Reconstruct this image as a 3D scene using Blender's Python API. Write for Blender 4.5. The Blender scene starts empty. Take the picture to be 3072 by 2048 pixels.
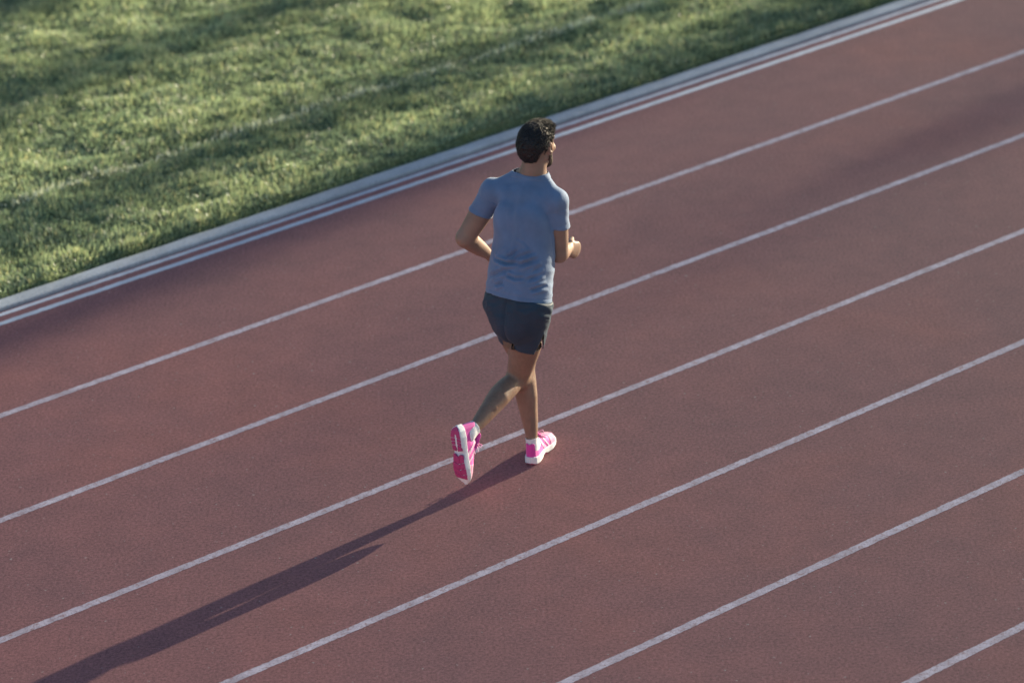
import bpy, bmesh, math
import numpy as np
from mathutils import Vector, Matrix
import openvdb

scene = bpy.context.scene
COL = scene.collection
RNG = np.random.default_rng(7)

# ------------------------------------------------------------------ camera
cam_data = bpy.data.cameras.new('camera')
cam = bpy.data.objects.new('camera', cam_data)
COL.objects.link(cam)
scene.camera = cam
cam_data.sensor_width = 36.0
cam_data.lens = 117.19
cam_data.clip_start = 0.1
cam_data.clip_end = 3000.0
CAM_POS = Vector((-0.1151, -14.6735, 7.1756))
cam.matrix_world = (Matrix.Translation(CAM_POS)
                    @ Matrix.Rotation(math.radians(90.0 - 24.0255), 4, 'X')
                    @ Matrix.Rotation(math.radians(-3.0), 4, 'Z'))
cam_data.dof.use_dof = True
cam_data.dof.focus_distance = 15.4
cam_data.dof.aperture_fstop = 1.7

# ------------------------------------------------------------------ sky and sun
SUN_AZ = math.radians(47.0)      # from +Y towards +X
SUN_EL = math.radians(11.0)
world = bpy.data.worlds.new('World')
scene.world = world
world.use_nodes = True
wn = world.node_tree
sky = wn.nodes.new('ShaderNodeTexSky')
sky.sky_type = 'NISHITA'
sky.sun_disc = False
sky.sun_elevation = SUN_EL
sky.sun_rotation = SUN_AZ
sky.ozone_density = 1.6
bg = wn.nodes['Background']
wn.links.new(sky.outputs[0], bg.inputs[0])
bg.inputs[1].default_value = 0.085

sun_data = bpy.data.lights.new('sun', 'SUN')
sun_data.energy = 5.0
sun_data.angle = math.radians(0.53)
sun_data.color = (1.0, 0.86, 0.62)
sun = bpy.data.objects.new('sun', sun_data)
COL.objects.link(sun)
SUN_DIR = Vector((math.sin(SUN_AZ) * math.cos(SUN_EL), math.cos(SUN_AZ) * math.cos(SUN_EL), math.sin(SUN_EL)))
sun.rotation_euler = SUN_DIR.to_track_quat('Z', 'Y').to_euler()
sun.location = (20, 20, 20)

scene.view_settings.view_transform = 'Standard'
scene.view_settings.look = 'None'
scene.view_settings.gamma = 1.0
scene.view_settings.exposure = 1.3
scene.view_settings.use_curve_mapping = False

# ------------------------------------------------------------------ helpers
def tag(o, label=None, category=None, group=None, kind=None):
    if label: o['label'] = label
    if category: o['category'] = category
    if group: o['group'] = group
    if kind: o['kind'] = kind
    return o

def mesh_obj(name, verts, faces, material, parent=None, smooth=True, attr=None):
    me = bpy.data.meshes.new(name)
    verts = np.asarray(verts, dtype=np.float32)
    faces_np = faces if isinstance(faces, np.ndarray) else None
    if faces_np is not None:
        nf, k = faces_np.shape
        me.vertices.add(len(verts)); me.vertices.foreach_set('co', verts.ravel())
        me.loops.add(nf * k); me.loops.foreach_set('vertex_index', faces_np.astype(np.int32).ravel())
        me.polygons.add(nf)
        me.polygons.foreach_set('loop_start', np.arange(0, nf * k, k, dtype=np.int32))
        me.polygons.foreach_set('loop_total', np.full(nf, k, dtype=np.int32))
        me.update(calc_edges=True)
    else:
        me.from_pydata([tuple(map(float, v)) for v in verts], [], faces)
        me.update()
    me.validate()
    if smooth and len(me.polygons):
        me.polygons.foreach_set('use_smooth', np.ones(len(me.polygons), dtype=bool))
    if attr is not None:
        a = me.color_attributes.new('tint', 'FLOAT_COLOR', 'POINT')
        a.data.foreach_set('color', np.asarray(attr, dtype=np.float32).ravel())
    me.materials.append(material)
    o = bpy.data.objects.new(name, me)
    COL.objects.link(o)
    if parent is not None: o.parent = parent
    return o

def empty(name, loc=(0, 0, 0)):
    o = bpy.data.objects.new(name, None)
    o.location = loc
    o.empty_display_size = 0.2
    COL.objects.link(o)
    return o

def unit(v):
    v = np.asarray(v, float)
    return v / np.linalg.norm(v)

# vectorised gradient noise ------------------------------------------------
_perm = np.random.default_rng(3).permutation(256)
_perm = np.concatenate([_perm, _perm, _perm])
_grad = np.random.default_rng(4).normal(size=(256, 3))
_grad /= np.linalg.norm(_grad, axis=1)[:, None]
def pnoise(p):
    p = np.asarray(p, float)
    i = np.floor(p).astype(int); f = p - i
    u = f * f * f * (f * (f * 6 - 15) + 10)
    i &= 255
    r = 0.0
    for dx in (0, 1):
        wx = u[..., 0] if dx else 1 - u[..., 0]
        for dy in (0, 1):
            wy = u[..., 1] if dy else 1 - u[..., 1]
            for dz in (0, 1):
                wz = u[..., 2] if dz else 1 - u[..., 2]
                h = _perm[_perm[_perm[(i[..., 0] + dx) & 255] + ((i[..., 1] + dy) & 255)] + ((i[..., 2] + dz) & 255)]
                g = _grad[h]
                r = r + wx * wy * wz * (g[..., 0] * (f[..., 0] - dx) + g[..., 1] * (f[..., 1] - dy) + g[..., 2] * (f[..., 2] - dz))
    return r * 1.6

def fbm(p, octaves=3):
    p = np.asarray(p, float); a = 1.0; s = 0.0
    for k in range(octaves):
        s = s + a * pnoise(p * (2.03 ** k) + 17.3 * k); a *= 0.5
    return s

# materials ------------------------------------------------------------------
def new_mat(name):
    m = bpy.data.materials.new(name); m.use_nodes = True
    nt = m.node_tree
    return m, nt, nt.nodes['Principled BSDF']

def node(nt, kind, **kw):
    n = nt.nodes.new(kind)
    for k, v in kw.items(): setattr(n, k, v)
    return n

def noise_node(nt, scale, detail=3.0, rough=0.55, coord='Object', sc=None, rot=None):
    tc = node(nt, 'ShaderNodeTexCoord'); mp = node(nt, 'ShaderNodeMapping')
    if sc: mp.inputs['Scale'].default_value = sc
    if rot: mp.inputs['Rotation'].default_value = rot
    n = node(nt, 'ShaderNodeTexNoise')
    n.inputs['Scale'].default_value = scale
    n.inputs['Detail'].default_value = detail
    n.inputs['Roughness'].default_value = rough
    nt.links.new(tc.outputs[coord], mp.inputs[0]); nt.links.new(mp.outputs[0], n.inputs['Vector'])
    return n

def ramp(nt, src, stops):
    r = node(nt, 'ShaderNodeValToRGB')
    e = r.color_ramp.elements
    while len(e) < len(stops): e.new(0.5)
    for el, (p, c) in zip(e, stops):
        el.position = p; el.color = (c[0], c[1], c[2], 1.0)
    nt.links.new(src, r.inputs[0])
    return r

def mixc(nt, fac, a, b, mode='MIX'):
    m = node(nt, 'ShaderNodeMix', data_type='RGBA', blend_type=mode)
    for sock, v in ((m.inputs[0], fac), (m.inputs[6], a), (m.inputs[7], b)):
        if hasattr(v, 'is_output') or hasattr(v, 'links'): nt.links.new(v, sock)
        elif isinstance(v, (int, float)): sock.default_value = v
        else: sock.default_value = (v[0], v[1], v[2], 1.0)
    return m.outputs[2]

def bump(nt, bsdf, height, strength, dist):
    b = node(nt, 'ShaderNodeBump')
    b.inputs['Strength'].default_value = strength
    b.inputs['Distance'].default_value = dist
    nt.links.new(height, b.inputs['Height']); nt.links.new(b.outputs[0], bsdf.inputs['Normal'])
    return b

# track: granular red polyurethane, worn and greyed in patches
def track_material():
    m, nt, b = new_mat('track_rubber')
    big = noise_node(nt, 0.55, 4.0, 0.6)
    mid = noise_node(nt, 5.0, 4.0, 0.6)
    fine = noise_node(nt, 66.0, 3.0, 0.7)
    grit = noise_node(nt, 190.0, 2.0, 0.6)
    base = ramp(nt, big.outputs['Fac'], [(0.30, (0.262, 0.120, 0.130)), (0.52, (0.310, 0.131, 0.135)), (0.72, (0.362, 0.138, 0.130))])
    c = mixc(nt, 0.55, base.outputs[0], ramp(nt, mid.outputs['Fac'], [(0.3, (0.80, 0.82, 0.86)), (0.7, (1.16, 1.12, 1.1))]).outputs[0], 'MULTIPLY')
    c = mixc(nt, 0.8, c, ramp(nt, fine.outputs['Fac'], [(0.30, (0.58, 0.58, 0.60)), (0.5, (1.0, 1.0, 1.0)), (0.68, (1.45, 1.40, 1.38))]).outputs[0], 'MULTIPLY')
    c = mixc(nt, 0.5, c, ramp(nt, grit.outputs['Fac'], [(0.4, (0.7, 0.7, 0.7)), (0.6, (1.3, 1.28, 1.26))]).outputs[0], 'MULTIPLY')
    speck = noise_node(nt, 46.0, 1.0, 0.5)
    c = mixc(nt, ramp(nt, speck.outputs['Fac'], [(0.735, (0, 0, 0)), (0.775, (0.7, 0.7, 0.7))]).outputs[0], c, (0.46, 0.38, 0.36))
    nt.links.new(c, b.inputs['Base Color'])
    b.inputs['Roughness'].default_value = 0.92
    b.inputs['Diffuse Roughness'].default_value = 1.0
    b.inputs['Specular IOR Level'].default_value = 0.2
    add = node(nt, 'ShaderNodeMath', operation='ADD')
    nt.links.new(fine.outputs['Fac'], add.inputs[0]); nt.links.new(grit.outputs['Fac'], add.inputs[1])
    bump(nt, b, add.outputs[0], 0.14, 0.004)
    return m

def paint_material():
    m, nt, b = new_mat('line_paint')
    mid = noise_node(nt, 9.0, 4.0, 0.65)
    fine = noise_node(nt, 85.0, 3.0, 0.7)
    wear = noise_node(nt, 26.0, 6.0, 0.8)
    c = mixc(nt, 1.0, ramp(nt, mid.outputs['Fac'], [(0.3, (0.36, 0.30, 0.365)), (0.5, (0.49, 0.42, 0.505)), (0.7, (0.62, 0.55, 0.64))]).outputs[0],
             ramp(nt, fine.outputs['Fac'], [(0.33, (0.62, 0.59, 0.62)), (0.48, (1, 1, 1)), (0.7, (1.12, 1.12, 1.12))]).outputs[0], 'MULTIPLY')
    c = mixc(nt, ramp(nt, wear.outputs['Fac'], [(0.38, (0.9, 0.9, 0.9)), (0.47, (0.0, 0.0, 0.0))]).outputs[0], c, (0.30, 0.17, 0.185))
    nt.links.new(c, b.inputs['Base Color'])
    b.inputs['Roughness'].default_value = 0.8
    b.inputs['Diffuse Roughness'].default_value = 0.8
    bump(nt, b, fine.outputs['Fac'], 0.3, 0.003)
    return m

def shaded_paint_material():
    m, nt, b = new_mat('shaded_line_paint')
    mid = noise_node(nt, 7.0, 4.0, 0.65)
    c = ramp(nt, mid.outputs['Fac'], [(0.3, (0.36, 0.41, 0.52)), (0.7, (0.50, 0.55, 0.66))])  # white line paint with the bluish tone of shade put into its colour
    nt.links.new(c.outputs[0], b.inputs['Base Color'])
    b.inputs['Roughness'].default_value = 0.7
    return m

def concrete_material():
    m, nt, b = new_mat('kerb_concrete')
    big = noise_node(nt, 2.2, 4.0, 0.6)
    fine = noise_node(nt, 60.0, 3.0, 0.6)
    c = mixc(nt, 0.7, ramp(nt, big.outputs['Fac'], [(0.3, (0.27, 0.31, 0.37)), (0.7, (0.42, 0.47, 0.54))]).outputs[0],
             ramp(nt, fine.outputs['Fac'], [(0.3, (0.75, 0.75, 0.75)), (0.7, (1.2, 1.2, 1.2))]).outputs[0], 'MULTIPLY')
    nt.links.new(c, b.inputs['Base Color'])
    b.inputs['Roughness'].default_value = 0.85
    bump(nt, b, fine.outputs['Fac'], 0.4, 0.004)
    return m

def soil_material():
    m, nt, b = new_mat('turf_soil')
    n = noise_node(nt, 3.0, 5.0, 0.6)
    f = noise_node(nt, 60.0, 3.0, 0.6)
    c = mixc(nt, 0.6, ramp(nt, n.outputs['Fac'], [(0.3, (0.06, 0.085, 0.04)), (0.7, (0.11, 0.145, 0.06))]).outputs[0],
             ramp(nt, f.outputs['Fac'], [(0.3, (0.5, 0.5, 0.5)), (0.7, (1.4, 1.4, 1.3))]).outputs[0], 'MULTIPLY')
    nt.links.new(c, b.inputs['Base Color']); b.inputs['Roughness'].default_value = 0.95
    bump(nt, b, f.outputs['Fac'], 0.6, 0.02)
    return m

def leaf_material(name, translucency=0.45, attr='tint', rough=0.45, spec=0.35):
    m, nt, b = new_mat(name)
    at = node(nt, 'ShaderNodeAttribute', attribute_name=attr)
    nt.links.new(at.outputs['Color'], b.inputs['Base Color'])
    b.inputs['Roughness'].default_value = rough
    b.inputs['Specular IOR Level'].default_value = spec
    tr = node(nt, 'ShaderNodeBsdfTranslucent')
    tc = mixc(nt, 1.0, at.outputs['Color'], (1.32, 1.28, 0.88), 'MULTIPLY')
    nt.links.new(tc, tr.inputs['Color'])
    mx = node(nt, 'ShaderNodeMixShader'); mx.inputs[0].default_value = translucency
    nt.links.new(b.outputs[0], mx.inputs[1]); nt.links.new(tr.outputs[0], mx.inputs[2])
    nt.links.new(mx.outputs[0], nt.nodes['Material Output'].inputs['Surface'])
    return m

def bark_material():
    m, nt, b = new_mat('bark')
    n = noise_node(nt, 6.0, 5.0, 0.65, sc=(1, 1, 0.25))
    nt.links.new(ramp(nt, n.outputs['Fac'], [(0.3, (0.07, 0.05, 0.04)), (0.7, (0.2, 0.16, 0.12))]).outputs[0], b.inputs['Base Color'])
    b.inputs['Roughness'].default_value = 0.9
    bump(nt, b, n.outputs['Fac'], 0.7, 0.03)
    return m

def skin_material():
    m, nt, b = new_mat('skin')
    n = noise_node(nt, 14.0, 4.0, 0.6)
    f = noise_node(nt, 160.0, 3.0, 0.6)
    c = ramp(nt, n.outputs['Fac'], [(0.3, (0.235, 0.155, 0.122)), (0.55, (0.275, 0.185, 0.145)), (0.75, (0.31, 0.205, 0.16))])
    at = node(nt, 'ShaderNodeAttribute', attribute_name='tint')
    nt.links.new(mixc(nt, 1.0, c.outputs[0], at.outputs['Color'], 'MULTIPLY'), b.inputs['Base Color'])
    b.inputs['Roughness'].default_value = 0.5
    b.inputs['Specular IOR Level'].default_value = 0.28
    b.inputs['Subsurface Weight'].default_value = 0.18
    b.inputs['Subsurface Radius'].default_value = (1.0, 0.35, 0.2)
    b.inputs['Subsurface Scale'].default_value = 0.012
    bump(nt, b, f.outputs['Fac'], 0.25, 0.002)
    return m

def cloth_material(name, col, rough=0.85, sheen=0.25, weave=420.0, var=0.12, tint=False):
    m, nt, b = new_mat(name)
    n = noise_node(nt, 9.0, 3.0, 0.6)
    w = noise_node(nt, weave, 2.0, 0.6)
    lo = tuple(v * (1 - var) for v in col); hi = tuple(v * (1 + var) for v in col)
    c = ramp(nt, n.outputs['Fac'], [(0.3, lo), (0.7, hi)]).outputs[0]
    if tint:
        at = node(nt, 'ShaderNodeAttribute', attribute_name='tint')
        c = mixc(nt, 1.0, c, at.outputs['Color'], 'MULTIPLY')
    nt.links.new(c, b.inputs['Base Color'])
    b.inputs['Roughness'].default_value = rough
    b.inputs['Sheen Weight'].default_value = sheen
    b.inputs['Sheen Roughness'].default_value = 0.5
    b.inputs['Specular IOR Level'].default_value = 0.25
    bump(nt, b, w.outputs['Fac'], 0.2, 0.001)
    return m

def plain_material(name, col, rough=0.6, spec=0.4, nscale=60.0, var=0.15, bstr=0.15):
    m, nt, b = new_mat(name)
    n = noise_node(nt, nscale, 3.0, 0.6)
    lo = tuple(v * (1 - var) for v in col); hi = tuple(v * (1 + var) for v in col)
    nt.links.new(ramp(nt, n.outputs['Fac'], [(0.3, lo), (0.7, hi)]).outputs[0], b.inputs['Base Color'])
    b.inputs['Roughness'].default_value = rough
    b.inputs['Specular IOR Level'].default_value = spec
    bump(nt, b, n.outputs['Fac'], bstr, 0.002)
    return m

M_TRACK = track_material()
M_PAINT = paint_material()
M_LINE_SHADED = shaded_paint_material()
M_KERB = concrete_material()
M_SOIL = soil_material()
M_GRASS = leaf_material('grass_blades', 0.45, rough=0.36, spec=0.7)
M_LEAF = leaf_material('tree_leaves', 0.25, rough=0.5)
M_BARK = bark_material()
M_SKIN = skin_material()
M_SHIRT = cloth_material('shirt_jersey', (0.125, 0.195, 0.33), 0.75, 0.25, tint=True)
M_SHORTS = cloth_material('shorts_fabric', (0.022, 0.045, 0.076), 0.6, 0.06, 300.0)
M_HAIR = plain_material('dark_hair', (0.010, 0.012, 0.016), 0.45, 0.4, 220.0, 0.4, 0.3)
M_BEARD = plain_material('beard_hair', (0.045, 0.032, 0.026), 0.6, 0.3, 260.0, 0.4, 0.4)
M_SOCK = cloth_material('sock_knit', (0.72, 0.75, 0.80), 0.9, 0.3, 260.0, 0.06)
M_PINK = cloth_material('pink_knit', (0.65, 0.062, 0.39), 0.6, 0.25, 330.0, 0.08)
M_PALE = plain_material('pale_pink_overlay', (0.82, 0.50, 0.68), 0.5, 0.4, 80.0, 0.06)
M_WHITE = plain_material('white_foam', (0.70, 0.75, 0.80), 0.6, 0.4, 90.0, 0.04)
M_VAMP = cloth_material('sun_paled_mesh', (0.52, 0.20, 0.36), 0.7, 0.25, 300.0, 0.10)  # toe pink, paled in the colour as if washed out by sun
M_SOLE = plain_material('magenta_rubber', (0.42, 0.035, 0.17), 0.55, 0.45, 70.0, 0.12)
M_EYE = plain_material('eye_white', (0.75, 0.72, 0.70), 0.2, 0.6, 30.0, 0.03, 0.0)
M_IRIS = plain_material('iris', (0.02, 0.012, 0.008), 0.15, 0.7, 30.0, 0.1, 0.0)
M_LIP = plain_material('lip', (0.36, 0.16, 0.13), 0.45, 0.4, 60.0, 0.1)

# ------------------------------------------------------------------ setting
TH = math.radians(51.813)                 # lanes run this far from +Y towards +X
LANE = 1.02434
ALONG = np.array([math.sin(TH), math.cos(TH)])
PERP = np.array([-math.cos(TH), math.sin(TH)])       # towards the infield
P0 = 14.8368 - (0.1151 * PERP[0] + 14.6735 * PERP[1])  # perp coordinate of the innermost line, runner's heel = origin
def gp(a, p, z=0.0):
    """ground point: a metres along the lanes, p metres inwards of the innermost lane line"""
    q = ALONG * a + PERP * (P0 + p)
    return (q[0], q[1], z)

# one sheet of ground out to the horizon, under everything
N = 60
g = np.linspace(-1, 1, N) ** 3 * 1500
gv = [(x, y, -0.06) for y in g for x in g]
gf = np.array([[j * N + i, j * N + i + 1, (j + 1) * N + i + 1, (j + 1) * N + i] for j in range(N - 1) for i in range(N - 1)])
tag(mesh_obj('ground', gv, gf, M_SOIL, smooth=False), kind='structure')

# running track: a slab with a real edge on the infield side
a0, a1, pin, pout = -60.0, 75.0, 0.140, -9.6
tv = [gp(a0, pin, 0), gp(a1, pin, 0), gp(a1, pout, 0), gp(a0, pout, 0), gp(a0, pin, -0.1), gp(a1, pin, -0.1), gp(a1, pout, -0.1), gp(a0, pout, -0.1)]
tag(mesh_obj('running_track', tv, [(0, 3, 2, 1), (4, 5, 6, 7), (0, 1, 5, 4), (1, 2, 6, 5), (2, 3, 7, 6), (3, 0, 4, 7)], M_TRACK, smooth=False), kind='structure')

# painted lines: worn strips with slightly ragged edges
def painted_line(name, p, width, mat, seed, z=0.0012):
    aa = np.concatenate([np.linspace(-40, -6, 30), np.arange(-5.98, 10.0, 0.012), np.linspace(10.0, 60, 40)])
    rag = np.where((aa > -6) & (aa < 10), 1.0, 0.0)
    def wob(s, f): return pnoise(np.stack([aa * f, np.full_like(aa, s), np.zeros_like(aa)], -1))
    lo = p - width / 2 + rag * (0.0036 * wob(seed, 45) + 0.0016 * wob(seed + 5.3, 9)) + 0.004 * wob(seed + 2.2, 0.5)
    hi = p + width / 2 + rag * (0.0036 * wob(seed + 9.1, 45) + 0.0016 * wob(seed + 15.7, 9)) + 0.004 * wob(seed + 2.2, 0.5)
    v = [gp(a, q, z) for a, q in zip(aa, lo)] + [gp(a, q, z) for a, q in zip(aa, hi)]
    n = len(aa)
    f = np.array([[i, i + 1, n + i + 1, n + i] for i in range(n - 1)])
    return mesh_obj(name, v, f, mat, smooth=False)

for i in range(9):
    if i == 0: o = painted_line('lane_line', 0.0, 0.044, M_LINE_SHADED, 1.5)
    else: o = painted_line('lane_line', -LANE * i, 0.047, M_PAINT, 1.5 + 7 * i)
    tag(o, kind='structure')
tag(painted_line('edge_line', 0.104, 0.038, M_LINE_SHADED, 90.5), kind='structure')

# low concrete kerb along the infield edge
def kerb_block(a_start, a_end, idx):
    w0, w1, h = 0.152, 0.256, 0.020
    prof = [(w0, -0.09), (w0, h - 0.006), (w0 + 0.006, h), (w1 - 0.006, h + 0.001), (w1, h - 0.005), (w1, -0.09)]
    aa = np.concatenate([np.linspace(a_start, -6, 20), np.arange(-5.9, 12, 0.1), np.linspace(12, a_end, 20)])
    v = []
    for a in aa:
        for (q, z) in prof:
            jig = 0.0025 * float(pnoise(np.array([[a * 6, q * 40 + idx, 0.3]]))[0])
            v.append(gp(a, q + jig, z + (jig if z > 0 else 0)))
    k = len(prof); f = []
    for i in range(len(aa) - 1):
        for j in range(k):
            f.append((i * k + j, i * k + (j + 1) % k, (i + 1) * k + (j + 1) % k, (i + 1) * k + j))
    f.append(tuple(range(k))[::-1]); f.append(tuple((len(aa) - 1) * k + j for j in range(k)))
    return v, f

v, f = kerb_block(-60.0, 75.0, 3)
tag(mesh_obj('kerb', v, f, M_KERB, smooth=False), kind='structure')

# infield turf: an uneven bed of soil and blades on it
def turf_height(a, p):
    q = np.stack([a * 1.1, p * 1.5, np.zeros_like(a)], -1)
    edge = np.clip((p - 0.262) / 0.05, 0, 1)
    return (0.040 + 0.022 * fbm(q, 3) + 0.020 * fbm(q * np.array([2.6, 3.6, 1.0]) + 5, 3)) * edge - 0.03 * (1 - edge)
TA = np.concatenate([np.linspace(-60, -8, 25), np.arange(-7.8, 14.0, 0.07), np.linspace(14.2, 75, 30)])
TP = np.concatenate([[0.262, 0.275, 0.29], np.arange(0.315, 9.0, 0.055), np.linspace(9.3, 120, 24)])
A2, P2 = np.meshgrid(TA, TP)
H2 = np.clip(turf_height(A2, P2), -0.04, 0.11)
xy = ALONG[None, None] * A2[..., None] + PERP[None, None] * (P0 + P2[..., None])
bv = np.concatenate([xy, H2[..., None]], -1).reshape(-1, 3)
nn, mm_ = len(TA), len(TP)
I, J = np.meshgrid(np.arange(nn - 1), np.arange(mm_ - 1))
bf = np.stack([J * nn + I, J * nn + I + 1, (J + 1) * nn + I + 1, (J + 1) * nn + I], -1).reshape(-1, 4)
tag(mesh_obj('turf_bed', bv, bf, M_SOIL), kind='structure')

def grass(name, n, amin, amax, pmin, pmax, seed, edge=False):
    r = np.random.default_rng(seed)
    a = r.uniform(amin, amax, n); p = pmin + (pmax - pmin) * r.uniform(0, 1, n)
    # only the part of the field around the view (a generous margin outside it)
    X = ALONG[0] * a + PERP[0] * (P0 + p); Y = ALONG[1] * a + PERP[1] * (P0 + p)
    keep = (X > -4.9 - 0.12 * Y * 0) & (X < 4.6) & (Y < 9.0 - 0.17 * X) & (Y > 0.6) & (a > -3.2) & (a < 9.2)
    a, p, X, Y = a[keep], p[keep], X[keep], Y[keep]; n = len(a)
    q = np.stack([a, p, np.zeros(n)], -1)
    cl = fbm(q * np.array([3.4, 5.0, 1]), 3)                     # tufts
    big = fbm(q * np.array([0.9, 1.2, 1]) + 31, 3)
    fine = pnoise(q * 22.0 + 9)
    L = 0.038 + 0.018 * cl + 0.010 * big + 0.006 * fine + r.normal(0, 0.006, n)
    if edge: L = L - 0.004
    keep = (fine + 0.6 * cl + r.normal(0, 0.35, n)) > -0.62
    L = np.clip(L, 0.014, 0.105)
    a, p, X, Y, L, cl, big, fine = [v[keep] for v in (a, p, X, Y, L, cl, big, fine)]; n = len(a)
    z0 = np.clip(turf_height(a, p), -0.04, 0.11) - 0.006
    th = r.uniform(0, 2 * np.pi, n)
    # tufts lean together
    lean_dir = 2.5 * np.pi * pnoise(np.stack([a * 2.2, p * 2.2, np.full(n, 4.2)], -1)) + r.normal(0, 0.9, n)
    lean = np.clip(0.45 + 0.35 * r.normal(0, 1, n), 0.0, 1.3)
    if edge: lean_dir = np.where(r.uniform(0, 1, n) < 0.7, math.atan2(-PERP[1], -PERP[0]) + r.normal(0, 0.6, n), lean_dir)
    w = r.uniform(0.0016, 0.0034, n)
    sx, sy = np.cos(th) * w, np.sin(th) * w
    dx, dy = np.cos(lean_dir) * np.sin(lean) * L, np.sin(lean_dir) * np.sin(lean) * L
    hz = np.cos(lean) * L
    base = np.stack([X, Y, z0], -1)
    mid = base + np.stack([dx * 0.32, dy * 0.32, hz * 0.62], -1)
    tip = base + np.stack([dx, dy, hz * 0.98 - 0.15 * np.abs(np.sin(lean)) * L], -1)
    side = np.stack([sx, sy, np.zeros(n)], -1)
    V = np.stack([base - side, base + side, mid + side * 0.8, mid - side * 0.8, tip], 1).reshape(-1, 3)
    o = (np.arange(n) * 5)[:, None]
    F = np.concatenate([o + np.array([[0, 1, 2]]), o + np.array([[0, 2, 3]]), o + np.array([[3, 2, 4]])], 0)
    t = np.clip(0.5 + 0.3 * big + 0.25 * cl + r.normal(0, 0.18, n), 0, 1)[:, None]
    c = (1 - t) * np.array([[0.180, 0.275, 0.225]]) + t * np.array([[0.35, 0.425, 0.30]])
    dry = (r.uniform(0, 1, n) < np.clip(0.10 + 0.10 * cl, 0.02, 0.3))[:, None]
    c = np.where(dry, np.array([[0.52, 0.53, 0.38]]) * r.uniform(0.7, 1.15, (n, 1)), c)
    c = c * r.uniform(0.75, 1.25, (n, 1))
    worn = fbm(q[keep] * np.array([0.55, 0.9, 1]) + 77, 3)[:, None]          # paler, thinner patches of turf
    c = c * (1 + 0.30 * worn * np.array([[1.15, 1.0, 0.85]]))
    # chalk of the old touchline still clinging to the blades
    wd = np.abs(p - 1.395 - 0.012 * pnoise(np.stack([a * 2.0, a * 0, a * 0 + 3], -1))) / 0.042
    pat = np.clip(0.62 + 0.55 * pnoise(np.stack([a * 1.3, a * 0 + 2, a * 0], -1)), 0.1, 1.0)
    ch = ((wd < 1.0) & (r.uniform(0, 1, n) < 0.75 * pat))[:, None]
    c = np.where(ch, np.array([[0.74, 0.80, 0.82]]) * r.uniform(0.8, 1.1, (n, 1)), c)
    col = np.concatenate([np.repeat(c, 5, axis=0), np.ones((n * 5, 1))], -1)
    return mesh_obj(name, V, F, M_GRASS, smooth=False, attr=col)

tag(grass('grass', 620000, -3.2, 9.2, 0.285, 6.9, 11), 'backlit green turf of the infield beside the track', 'grass', kind='stuff')
tag(grass('grass_fringe', 16000, -3.2, 9.2, 0.258, 0.30, 12, True), 'longer grass fringe hanging over the pale kerb', 'grass', kind='stuff')

# row of slender trees beyond the far bend; only their shade reaches the picture
def slender_tree(w, dist, height, rad, dens, seed, label):
    r = np.random.default_rng(seed)
    s2 = np.array([math.sin(SUN_AZ), math.cos(SUN_AZ)]); n2 = np.array([-math.cos(SUN_AZ), math.sin(SUN_AZ)])
    q = s2 * dist + n2 * w
    root = empty('slender_tree', (q[0], q[1], -0.06))
    tag(root, label, 'tree', 'slender trees in a row beyond the bend')
    # trunk with limbs
    V = []; F = []
    def tube(pts, rr, k=8):
        o = len(V)
        for (pt, ra) in zip(pts, rr):
            for j in range(k):
                an = 2 * math.pi * j / k
                V.append((pt[0] + ra * math.cos(an), pt[1] + ra * math.sin(an), pt[2]))
        for i in range(len(pts) - 1):
            for j in range(k):
                F.append((o + i * k + j, o + i * k + (j + 1) % k, o + (i + 1) * k + (j + 1) % k, o + (i + 1) * k + j))
    zs = np.linspace(0, height * 0.96, 9)
    tr = [(0.06 * math.sin(z * 0.7 + seed), 0.06 * math.cos(z * 0.5 + seed), z) for z in zs]
    tube(tr, [0.17 * (1 - 0.9 * z / height) + 0.01 for z in zs])
    for i in range(26):
        z = height * r.uniform(0.16, 0.9); an = r.uniform(0, 6.28); ll = rad * r.uniform(0.6, 1.0) * (1.15 - z / height * 0.7)
        tube([(0, 0, z), (ll * 0.5 * math.cos(an), ll * 0.5 * math.sin(an), z + ll * 0.7), (ll * math.cos(an), ll * math.sin(an), z + ll * 1.5)], [0.03, 0.018, 0.006], 5)
    mesh_obj('trunk', V, F, M_BARK, root)
    # crown: leaf clumps through a narrow spindle
    ncl = int(60 * dens); nl = int(60 * dens)
    ct = r.uniform(0.13, 1.0, ncl); prof = np.sin(np.clip((ct - 0.1) / 0.95, 0, 1) * math.pi) ** 0.55
    an = r.uniform(0, 6.28, ncl); rr = rad * prof * np.sqrt(r.uniform(0, 1, ncl)) * 0.9
    cc = np.stack([rr * np.cos(an), rr * np.sin(an), ct * height], -1)
    c = np.repeat(cc, nl, axis=0); n = len(c)
    c = c + r.normal(0, 1, (n, 3)) * np.array([[0.16, 0.16, 0.34]]) * (0.5 + rad)
    d1 = r.normal(size=(n, 3)); d1 /= np.linalg.norm(d1, axis=1)[:, None]
    d2 = np.cross(d1, r.normal(size=(n, 3))); d2 /= np.linalg.norm(d2, axis=1)[:, None]
    sz = r.uniform(0.045, 0.085, (n, 1))
    Vl = np.stack([c - d1 * sz, c + d2 * sz * 0.55, c + d1 * sz, c - d2 * sz * 0.55], 1).reshape(-1, 3)
    Fl = (np.arange(n) * 4)[:, None] + np.array([[0, 1, 2, 3]])
    t = r.uniform(0, 1, (n, 1))
    cl = (1 - t) * np.array([[0.035, 0.07, 0.02]]) + t * np.array([[0.09, 0.13, 0.04]])
    col = np.concatenate([np.repeat(cl, 4, axis=0), np.ones((n * 4, 1))], -1)
    mesh_obj('crown', Vl, Fl, M_LEAF, root, smooth=False, attr=col)
    return root

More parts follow.
